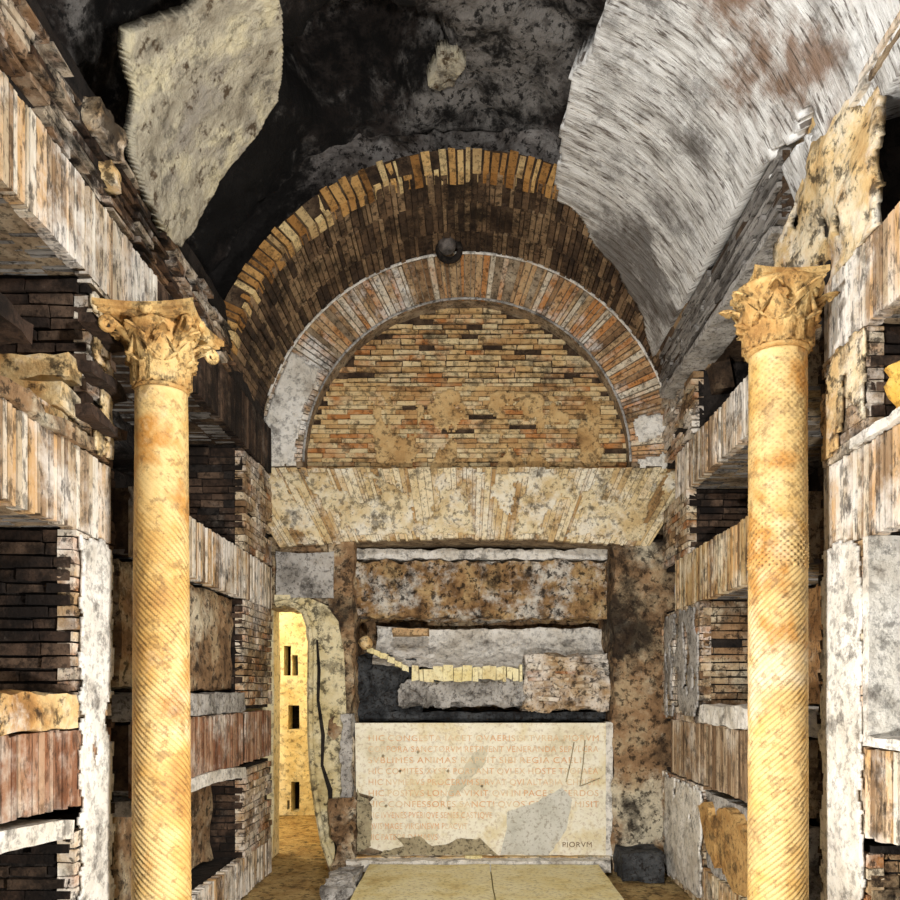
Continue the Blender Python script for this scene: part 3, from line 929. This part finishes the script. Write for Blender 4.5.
# inscription slab
PD = 5.72
t = thing('inscription_slab', 'large cream marble slab with faint red inscription at the end wall', 'inscription', (X(482, PD), PD + .03, EYE + Z(857, PD)))
bm = B()
x0, x1, z0, z1 = X(355, PD), X(607, PD), Z(857, PD), Z(723, PD)
out = [(x0, z1), (x1, z1), (x1, z0), (X(560, PD), z0)]
low = [(365, 846), (372, 838), (360, 828), (366, 806), (374, 797), (356, 792)]
out += [(X(500, PD), z0), (X(400, PD), z0)] + [(X(a, PD), Z(b, PD)) for a, b in low]
pp = out
plate(bm, pp, lambda p: Vector((p[0], PD, EYE + p[1])), lambda p: Vector((p[0], PD + 0.06, EYE + p[1])))
bmesh.ops.triangulate(bm, faces=bm.faces[:])
obj('slab', bm, m_marble, t)


def patch(pts, mat, name, off, rag=0.012, seed=3, label=None):
    bm = B()
    q = ragged([(X(a, PD), Z(b, PD)) for a, b in pts], 0.03, rag, seed)
    plate(bm, q, lambda p: Vector((p[0], PD - off, EYE + p[1])), lambda p: Vector((p[0], PD - 0.0005, EYE + p[1])))
    bmesh.ops.triangulate(bm, faces=bm.faces[:])
    return obj(name, bm, mat, t, label=label)


patch([(507, 812), (530, 805), (562, 788), (572, 800), (566, 830), (548, 855), (500, 855), (506, 832)], m_marblegrey, 'grey_patch', 0.006, label='smooth grey filler patch')
patch([(392, 833), (398, 838), (420, 836), (432, 846), (450, 843), (462, 838), (480, 838), (498, 855), (380, 855), (384, 850), (404, 846)], m_broken, 'broken_edge', 0.005, 0.02, label='grey broken lower edge')
patch([(357, 788), (360, 796), (368, 799), (372, 806), (371, 846), (357, 852)], m_broken, 'broken_corner', 0.005, 0.012, label='grey broken left corner')
patch([(474, 752), (488, 745), (486, 762), (462, 790), (446, 802), (450, 788)], m_worn, 'worn_streak', 0.0025, label='grey worn diagonal streak')
for (a, b, c, d_) in ((574, 742, 566, 782), (585, 740, 580, 786), (580, 786, 600, 778)):
    bm = B()
    sweep(bm, [P(a, b, PD - .003), P((a + c) / 2 + .6, (b + d_) / 2, PD - .003), P(c, d_, PD - .003)], 0.0045, 5)
    obj('crack', bm, m_broken, t)
for (a, b) in ((383, 756), (418, 752), (400, 771), (386, 806), (449, 808), (482, 786), (448, 771)):
    bm = B()
    bmesh.ops.create_icosphere(bm, subdivisions=1, radius=0.012, matrix=Matrix.Translation(P(a, b, PD - .001)))
    obj('pit', bm, m_broken, t)
# frame at the right side and top
bm = B()
bx(bm, 606, 613, 722, 856, PD - 0.01, 0.08, 0.04, 0.004, 9)
obj('border', bm, m_plaster, t, label='white right border')

LINES = ['HIC CONGESTA IACET QVAERIS SI TVRBA PIORVM', 'CORPORA SANCTORVM RETINENT VENERANDA SEPVLCRA',
         'SVBLIMES ANIMAS RAPVIT SIBI REGIA CAELI', 'HIC COMITES XYSTI PORTANT QVI EX HOSTE TROPAEA',
         'HIC NVMERVS PROCERVM SERVAT QVI ALTARIA CHRISTI', 'HIC POSITVS LONGA VIXIT QVI IN PACE SACERDOS',
         'HIC CONFESSORES SANCTI QVOS GRAECIA MISIT', 'HIC IVVENES PVERIQVE SENES CASTIQVE', 'QVIS MAGE VIRGINEVM PLACVIT', 'HIC FATEOR DAMASVS']


def text_mesh(body, size):
    cu = bpy.data.curves.new('lettering', 'FONT')
    cu.body = body
    cu.size = size
    cu.extrude = 0.0012
    cu.space_character = 1.12
    to = bpy.data.objects.new('lettering', cu)
    C.objects.link(to)
    bpy.context.view_layer.update()
    w_ = to.dimensions.x
    me = bpy.data.meshes.new_from_object(to.evaluated_get(bpy.context.evaluated_depsgraph_get()))
    bpy.data.objects.remove(to)
    return me, w_


def word(body, x, z, size, sx, mat):
    me, w_ = text_mesh(body, size)
    me.transform(Matrix.Translation(Vector((x, PD - 0.0022, z)) - t.location) @ Matrix.Rotation(PI / 2, 4, 'X') @ Matrix.Diagonal((sx, 0.85, 1, 1)))
    me.materials.clear()
    me.materials.append(mat)
    o = bpy.data.objects.new('lettering', me)
    C.objects.link(o)
    o.parent = t
    return w_ * sx


full = X(598, PD) - X(368, PD)
for i, line in enumerate(LINES):
    ws = line.split()
    gap = 0.03
    tot = sum(text_mesh(q, 0.072)[1] for q in ws) + gap * (len(ws) - 1)
    sx = min(1.0, full / tot) if i < 7 else 0.62
    x = X(368, PD)
    for q in ws:
        x += word(q, x, EYE + Z(741 + i * 11.0, PD), 0.072, sx, m_letter) + gap * sx
word('PIORVM', X(562, PD), EYE + Z(847, PD), 0.062, 0.9, m_darkletter)

# tomb mass behind the slab, steps, platform
bm = B()
bx(bm, 352, 612, 724, 866, 5.8, 0.5, 0.1, 0.005, 5)
struct('trim_1', bm, m_mortar_light)
bm = B()
bx(bm, 356, 611, 857, 863, 5.66, 0.12, 0.04, 0.006, 8)
solo('moulded_step', bm, m_tanplaster, 'upper narrow step right under the inscription slab', 'step')
bm = B()
bx(bm, 346, 611, 861, 872, 5.56, 0.2, 0.04, 0.01, 8)
solo('moulded_step', bm, m_plaster, 'lower narrow step between inscription slab and yellow marble floor slabs', 'step')
bm = B()
bx(bm, 465, 482, 856, 864, 5.655, 0.05, 0.04, 0.003, 8)
solo('marble_chip', bm, m_yellowmarble, 'small yellow marble chip on the upper step', 'chip')
for (a, b, lab) in ((-0.67, 0.155, 'left of the two yellow marble slabs before the inscription'), (0.163, 0.9, 'right of the two yellow marble slabs before the inscription')):
    bm = B()
    rbox(bm, lambda u, v, w: Vector((u, v, w)), (a, b), (3.7, 5.5), (0.02, 0.1), 0.08, 0.004, 6)
    solo('marble_slab', bm, m_yellowmarble, lab, 'slab')

# rubble foot of the left pier
bm = B()
bx(bm, 332, 352, 800, 890, 5.6, 0.2, 0.03, 0.05, 6)
solo('rubble_heap', bm, m_jamb, 'rough rubble at the foot of the door pier, left of the inscription', 'rubble')
bm = B()
rbox(bm, lambda u, v, w: Vector((u, v, w)), (-0.86, -0.69), (4.75, 5.3), (0.012, 0.13), 0.03, 0.04, 7)
solo('rubble_heap', bm, m_greyplaster, 'low heap of stones against the left edge of the yellow marble slabs', 'rubble')
bm = B()
rbox(bm, lambda u, v, w: Vector((u, v, w)), (1.04, 1.32), (5.35, 5.68), (0.012, 0.2), 0.04, 0.02, 7)
solo('stone_block', bm, m_slate, 'slate-grey stone block at the foot of the right pier', 'stone')
bm = B()
bx(bm, 341, 352, 715, 800, 5.66, 0.1, 0.03, 0.02, 9)
solo('jamb_stone', bm, m_greyplaster, 'upright grey stone strip at the left edge of the inscription slab', 'stone')

# ------------------------------------------------------------------ door and corridor
bm = B()
# arched door jamb: plaster lining, curved at its top right
def jambw(px):
    return px
pts = [(275, 604), (284, 603), (294, 606), (302, 613), (307, 625), (309, 645), (308, 700), (311, 780), (322, 840), (338, 876),
       (352, 876), (347, 720), (344, 650), (339, 622), (328, 606), (310, 598), (290, 595), (275, 595)]
DJ = 5.72
q = [(X(a, DJ), Z(b, DJ)) for a, b in pts]
# resample for roughness
q = ragged(q, 0.05, 0.014, 8)
plate(bm, q, lambda p: Vector((p[0], DJ - 0.02, EYE + p[1])), lambda p: Vector((p[0] , DJ + 0.75, EYE + p[1])))
bmesh.ops.triangulate(bm, faces=bm.faces[:])
dr = struct('door_1', bm, m_doorjamb)
bm = B()
sweep(bm, [P(a, b, 5.70) for a, b in ((317, 640), (319, 670), (318, 700), (323, 735), (322, 765), (330, 790), (331, 815), (337, 850), (335, 868))],
      [0.008, 0.014, 0.012, 0.016, 0.012, 0.02, 0.012, 0.016, 0.008], 5)
obj('dark_crack', bm, m_shaderock, dr, label='dark crack down the door plaster')
bm = B()
sweep(bm, [P(a, b, 5.69) + Vector((0.012 * noise.noise(Vector((a, b, 0.3))), 0, 0.012 * noise.noise(Vector((b, a, 0.3))))) for a, b in
           ((276, 604), (286, 603), (296, 606), (304, 613), (309, 624), (311, 640), (311, 670), (310, 700), (311, 740), (313, 780), (318, 815), (324, 842), (334, 872))], 0.024, 7)
obj('door_moulding', bm, m_doorjamb, dr)
# cracked plaster along the jamb
bm = B()
q = ragged([(X(a, DJ), Z(b, DJ)) for a, b in [(306, 640), (314, 640), (317, 720), (324, 780), (333, 860), (322, 845), (310, 790), (307, 720)]], 0.05, 0.02, 5)
plate(bm, q, lambda p: Vector((p[0], DJ + 0.35, EYE + p[1])), lambda p: Vector((p[0], DJ + 0.45, EYE + p[1])))
bmesh.ops.triangulate(bm, faces=bm.faces[:])
solo('plaster_flake', bm, m_doorjamb, 'tall cracked plaster flake inside the passage door', 'plaster')

CD = 8.3
bm = B()
slots = [(284, 291, 646, 676), (293, 298, 655, 675), (288, 299, 706, 730), (291, 299, 781, 812), (286, 289, 800, 810)]
def ck(u, v):
    for (a, b, c, d_) in slots:
        if X(a, CD) < u < X(b, CD) and Z(d_, CD) < v < Z(c, CD):
            return False
    return True
def cw(u, v):
    return 0.02 * fb((u, v, 1), 4)
sheet(bm, lambda u, v, w: Vector((u, CD - w, EYE + v)), -3.0, -0.8, -1.3, 1.6, 150, 150, cw, ck, 0.2)
rbox(bm, lambda u, v, w: Vector((u, v, w)), (-3.2, -3.0), (6.45, 8.5), (0, 2.9), 0.2, 0.01, 3)
rbox(bm, lambda u, v, w: Vector((u, v, w)), (-3.2, -0.8), (6.45, 8.5), (2.9, 3.1), 0.2, 0.01, 3)
rbox(bm, lambda u, v, w: Vector((u, v, w)), (-0.95, -0.75), (6.65, 8.5), (0, 2.9), 0.2, 0.02, 3)
rbox(bm, lambda u, v, w: Vector((u, v, w)), (-3.2, -1.5), (6.2, 6.4), (0, 2.9), 0.2, 0.01, 3)
struct('wall_corridor', bm, m_yellowplaster)
bm = B()
rbox(bm, lambda u, v, w: Vector((u, v, w)), (-3.2, -0.8), (8.55, 8.8), (0, 2.9), 0.2, 0.01, 3)
struct('wall_corridor_rear', bm, m_shaderock)

# ------------------------------------------------------------------ vault
def cyl(px, py, r=1.46):
    a, b = (px - 467) / 800, (690 - py) / 800
    A = a * a + b * b
    Bq = -2 * b * ZC
    Cq = ZC * ZC - r * r
    y = (-Bq + math.sqrt(max(0, Bq * Bq - 4 * A * Cq))) / (2 * A)
    x, z = a * y, b * y - ZC
    return math.atan2(x, z), y


bm = B()
def cf(u, v, w):
    r = 1.9 - w
    return Vector((r * math.sin(u), v, EYE + ZC + r * math.cos(u)))
pa, py_ = cyl(372, 62, 1.9)
def cwf(u, v):
    q = cf(u, v, 0)
    d = math.hypot((u - pa) * 1.9 / 0.42, (v - py_) / 0.42)
    d += 0.25 * fb(q, 3)
    pit = -0.7 * max(0, min(1, (1.1 - d) * 3))
    return 0.10 * fb(q, 1.6, 6) + 0.03 * fb(q, 8, 4) + pit
sheet(bm, cf, -1.75, 1.75, 1.6, 5.0, 130, 120, cwf, None, 0.25)
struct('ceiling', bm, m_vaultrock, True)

# streaked right flank
u_top = [cyl(*p) for p in ((556, 192), (560, 150), (575, 80), (607, 0), (640, -120))]
def fl(u, v, w):
    r = 1.46 - w
    return Vector((r * math.sin(u), v, EYE + ZC + r * math.cos(u)))
flank_holes = [(*cyl(803, 127), 0.055), (*cyl(775, 165), 0.06), (*cyl(786, 150), 0.025)]
def flank_keep(u, v):
    n1 = 0.03 * noise.noise(Vector((u * 9, v * 5, 3)))
    # upper (crown) side
    us = [q[0] for q in u_top]
    ys = [q[1] for q in u_top]
    lim = us[0]
    for i in range(len(ys) - 1):
        if ys[i + 1] <= v <= ys[i]:
            k = (v - ys[i]) / (ys[i + 1] - ys[i])
            lim = us[i] + k * (us[i + 1] - us[i])
    if v < ys[-1]:
        lim = us[-1]
    for (hu, hv, hr) in flank_holes:
        if math.hypot((u - hu) * 1.46, (v - hv) * 0.6) < hr * (1 + 0.6 * noise.noise(Vector((u * 25, v * 25, 1)))):
            return False
    if u < lim + n1:
        return False
    if v > 3.52 and u > 1.085:
        return False
    # diagonal end against the arch soffit
    yl = 4.86 + (u - us[0]) / (1.2 - us[0]) * 0.8
    return v < yl + n1 * 3
bm = B()
sheet(bm, fl, 0.2, 1.3, 1.6, 5.66, 90, 240, lambda u, v: 0.012 * fb(fl(u, v, 0), 3) + 0.006 * noise.noise(Vector((u * 3, v * 40, 0))) , flank_keep, 0.16)
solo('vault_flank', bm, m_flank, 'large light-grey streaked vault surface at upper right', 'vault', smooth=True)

# remaining plaster slab of the left flank
outl = [(128, 52), (131, 34), (160, 24), (190, 14), (203, 2), (212, -20), (274, -20), (281, 10), (284, 50), (279, 102), (262, 128), (243, 152),
        (222, 180), (207, 206), (196, 230), (182, 247), (172, 243), (163, 226), (152, 205), (137, 160), (136, 132), (142, 100), (136, 78)]
pu = [cyl(*p) for p in outl]
us_ = [p[0] for p in pu]
ys_ = [p[1] for p in pu]
bm = B()
pu2 = ragged(pu, 0.06, 0.02, 2)
sheet(bm, fl, min(us_) - .02, max(us_) + .02, min(ys_) - .02, max(ys_) + .02, 160, 230,
      lambda u, v: 0.015 * fb(fl(u, v, 0), 3) + 0.006 * fb(fl(u, v, 0), 16), lambda u, v: inside(u, v, pu2), 0.05)
solo('vault_slab', bm, m_slab, 'tan pitted slab of plaster hanging from the vault at upper left', 'vault', smooth=True)

infill(1, 1.6, 2.8, 1.6, 2.06, -0.2, m_darkbrick, 'dark brick infill above the upper right lintel, at the picture edge')
# small pale remnants
outl2 = [(438, 62), (458, 56), (466, 66), (454, 88), (440, 92), (428, 84)]
pu3 = ragged([cyl(p[0], p[1], 1.84) for p in outl2], 0.04, 0.02, 6)
us_ = [p[0] for p in pu3]
ys_ = [p[1] for p in pu3]
bm = B()
sheet(bm, lambda u, v, w: cf(u, v, w + 0.06), min(us_), max(us_), min(ys_), max(ys_), 30, 50, lambda u, v: 0.02 * fb(fl(u, v, 0), 9), lambda u, v: inside(u, v, pu3), 0.1)
solo('plaster_remnant', bm, m_slab, 'small pale plaster remnant in the middle of the dark ceiling', 'plaster', smooth=True)

# pale stump between the left lintel and the tan slab
bm = B()
def st(u, v, w):
    return side(-1)(u, v, w)
rbox(bm, st, (3.0, 3.2), (2.1, 2.22), (-0.15, 0.02), 0.02, 0.02, 12)
solo('plaster_stump', bm, m_wallbrick, 'ragged pale masonry stump above the left wall, beside the tan slab', 'masonry')
bm = B()
rbox(bm, st, (3.08, 3.18), (1.97, 2.03), (-0.04, 0.025), 0.02, 0.015, 14)
solo('ochre_block', bm, m_tanplaster, 'small ochre block on the ragged brick band above the whitewashed lintel', 'masonry')

# ------------------------------------------------------------------ columns
def flute(theta, z, sgn, amp, n=22, pitch=1.0):
    # spiral flutes at about 45 degrees
    return amp * math.cos(n * (theta + sgn * z * pitch / 0.103))


def bell_r(t_):
    return 0.088 + 0.05 * t_ ** 2.2 + 0.01 * t_


def leaf_mesh(h, wdt, curl, name):
    bm = B()
    ns, nt_ = 10, 16
    grid = []
    for i in range(nt_ + 1):
        t_ = i / nt_
        if t_ < 0.72:
            z = h * t_ / 0.72 * 0.92
            r = None
        else:
            a = (t_ - 0.72) / 0.28 * 2.3
            z = h * 0.92 + curl * math.sin(a)
            r = curl * (1 - math.cos(a))
        lob = 1 - 0.30 * abs(math.sin(t_ * PI * 4.0)) ** 0.7 * (1 if t_ < .95 else .5)
        wv = wdt * (0.55 + 0.6 * math.sin(min(1, t_ * 1.05) * PI) ** 0.8 * (0.8 + 0.2 * t_)) * lob
        row = []
        for k in range(ns + 1):
            s_ = -1 + 2 * k / ns
            rb = bell_r(min(1, z / 0.27)) + 0.006
            rad = rb + (r or 0) * (1 - 0.35 * s_ * s_) + 0.010 * (1 - abs(s_)) - 0.005 * abs(math.sin(s_ * PI * 2.5))
            y = s_ * wv
            ang = y / rb
            zz = z - 0.012 * s_ * s_ * (1 if r else 0) - 0.01 * abs(s_)
            row.append(bm.verts.new((rad * math.cos(ang), rad * math.sin(ang), zz)))
        grid.append(row)
    for i in range(nt_):
        for k in range(ns):
            bm.faces.new((grid[i][k], grid[i][k + 1], grid[i + 1][k + 1], grid[i + 1][k]))
    bmesh.ops.recalc_face_normals(bm, faces=bm.faces[:])
    ret = bmesh.ops.solidify(bm, geom=bm.faces[:], thickness=0.008)
    me = bpy.data.meshes.new(name)
    bm.to_mesh(me)
    bm.free()
    me.materials.append(m_capital)
    for p in me.polygons:
        p.use_smooth = True
    return me


low_leaf = leaf_mesh(0.11, 0.030, 0.022, 'acanthus_leaf')
high_leaf = leaf_mesh(0.21, 0.040, 0.033, 'acanthus_leaf')


def volute_mesh():
    bm = B()
    pts = []
    rad = []
    for i in range(14):      # stalk rising outwards
        k = i / 13
        pts.append((0.10 + 0.115 * k ** 1.6, 0, 0.15 + 0.125 * k - 0.01 * k * k))
        rad.append(0.012 + 0.004 * k)
    c = Vector((0.215, 0, 0.235))
    for i in range(26):
        a = PI / 2 - i / 25 * 2 * PI * 1.4
        r = 0.030 * (1 - i / 25 * 0.75)
        pts.append((c.x + r * math.cos(a), 0, c.z + r * math.sin(a)))
        rad.append(0.013 * (1 - i / 25 * 0.4))
    sweep(bm, pts, rad, 8)
    me = bpy.data.meshes.new('volute')
    bm.to_mesh(me)
    bm.free()
    me.materials.append(m_capital)
    for p in me.polygons:
        p.use_smooth = True
    return me


volute = volute_mesh()


def column(cx, cy, ztop, zneck, sgn, label, hs, flat_from, damage, taper=0.006, bulk=1.0):
    t = thing('spiral_column', label, 'column', (cx, cy, 0), group='spiral-fluted columns before the side walls')
    # base
    bm = B()
    rbox(bm, lambda u, v, w: Vector((u, v, w)), (-0.16, 0.16), (-0.16, 0.16), (0.012, 0.09), 0.08, 0.003, 5)
    prof = [(0.15, 0.09), (0.158, 0.11), (0.15, 0.135), (0.128, 0.145), (0.122, 0.165), (0.13, 0.18), (0.135, 0.19), (0.125, 0.205), (0.11, 0.21)]
    lathe(bm, prof, 48)
    obj('base', bm, m_column, t, offset=(0, 0, 0))
    # shaft
    bm = B()
    n, z0, z1 = 220, 0.21, zneck
    rows = 330
    rings = []
    for i in range(rows + 1):
        z = z0 + (z1 - z0) * i / rows
        zz = z - EYE
        r0 = 0.107 - taper * (i / rows)
        fade = 1.0 if zz < flat_from else max(0.3, 1 - (zz - flat_from) / 0.3)
        fade *= min(1, (z1 - z) / 0.04)
        ring = []
        for k in range(n):
            th = 2 * PI * k / n
            p = Vector((math.cos(th), math.sin(th), z * 6))
            am = 0.0055 * fade * (0.75 + 0.5 * noise.noise(p * 1.5))
            ph = 24 * (th + sgn * z / 0.103 * 1.15)
            if hs and zz > flat_from:      # crossed tooling high on the shaft
                ph2 = 24 * (th - sgn * z / 0.103 * 1.15)
                dr = am * 0.9 * (math.cos(ph) + math.cos(ph2))
            else:
                c_ = math.cos(ph)
                dr = am * (c_ if c_ < 0.3 else 0.3)
            r = r0 + dr + 0.0012 * noise.noise(p * 2)
            ring.append(bm.verts.new((r * math.cos(th), r * math.sin(th), z)))
        rings.append(ring)
    for i in range(rows):
        for k in range(n):
            bm.faces.new((rings[i][k], rings[i][(k + 1) % n], rings[i + 1][(k + 1) % n], rings[i + 1][k]))
    bm.faces.new(list(reversed(rings[0])))
    bm.faces.new(rings[-1])
    obj('shaft', bm, m_column, t, True, offset=(0, 0, 0))
    # capital
    H = ztop - zneck
    k_ = H / 0.33
    bm = B()
    prof = [(0.098, 0.0), (0.106, 0.008), (0.106, 0.02), (0.094, 0.026)] + [(bell_r(q / 10) , 0.03 + 0.24 * q / 10) for q in range(11)] + [(0.15, 0.285)]
    lathe(bm, prof, 48)
    cap = obj('capital', bm, m_capital, t, True, offset=(0, 0, 0))
    cap.location = (0, 0, zneck)
    kx = bulk
    cap.scale = (kx, kx, k_)
    for q in range(8):
        o = bpy.data.objects.new('acanthus_leaf', low_leaf)
        C.objects.link(o)
        o.parent = cap
        o.location = (0, 0, 0.025)
        o.rotation_euler = (0, 0, q * PI / 4)
        o = bpy.data.objects.new('acanthus_leaf', high_leaf)
        C.objects.link(o)
        o.parent = cap
        o.location = (0, 0, 0.025)
        o.rotation_euler = (0, 0, (q + 0.5) * PI / 4)
    for q in range(0 if damage < 0.15 else 4):
        o = bpy.data.objects.new('volute', volute)
        C.objects.link(o)
        o.parent = cap
        o.rotation_euler = (0, 0, (q + 0.5) * PI / 2)
    # abacus with hollow sides
    bm = B()
    outline = []
    hs_ = damage
    for sd in range(4):
        a0 = sd * PI / 2
        for q in range(12):
            s_ = -1 + 2 * q / 12
            inn = hs_ * (1 - 0.16 * (1 - s_ * s_))
            x, y = inn, s_ * hs_
            outline.append((x * math.cos(a0) - y * math.sin(a0), x * math.sin(a0) + y * math.cos(a0)))
    levels = [(0.86, 0.278), (0.93, 0.286), (0.93, 0.298), (1.0, 0.305), (1.0, 0.33)]
    rings = [[bm.verts.new((p[0] * f + 0.004 * noise.noise(Vector((p[0] * 20, p[1] * 20, z * 9))), p[1] * f, z)) for p in outline] for f, z in levels]
    for i in range(len(rings) - 1):
        for k in range(len(outline)):
            k2 = (k + 1) % len(outline)
            bm.faces.new((rings[i][k], rings[i][k2], rings[i + 1][k2], rings[i + 1][k]))
    bm.faces.new(list(reversed(rings[0])))
    bm.faces.new(rings[-1])
    # flower in the middle of each side
    for sd in range(4):
        a0 = sd * PI / 2
        bmesh.ops.create_icosphere(bm, subdivisions=2, radius=0.026, matrix=Matrix.Rotation(a0, 4, 'Z') @ Matrix.Translation((hs_ * 0.84, 0, 0.303)) @ Matrix.Diagonal((0.6, 1, 1, 1)))
    obj('abacus', bm, m_capital, cap, offset=(0, 0, 0))
    return t


column(-1.145, 3.0, EYE + 1.385, EYE + 1.11, 1, 'left ochre column with spiral fluting and a wide carved capital', False, 0.5, 0.195, 0.013, 0.92)
column(1.165, 3.0, EYE + 1.525, EYE + 1.25, -1, 'right ochre column, cross-tooled high on its shaft, with a narrower leafy capital', True, 0.45, 0.125, 0.004, 1.08)
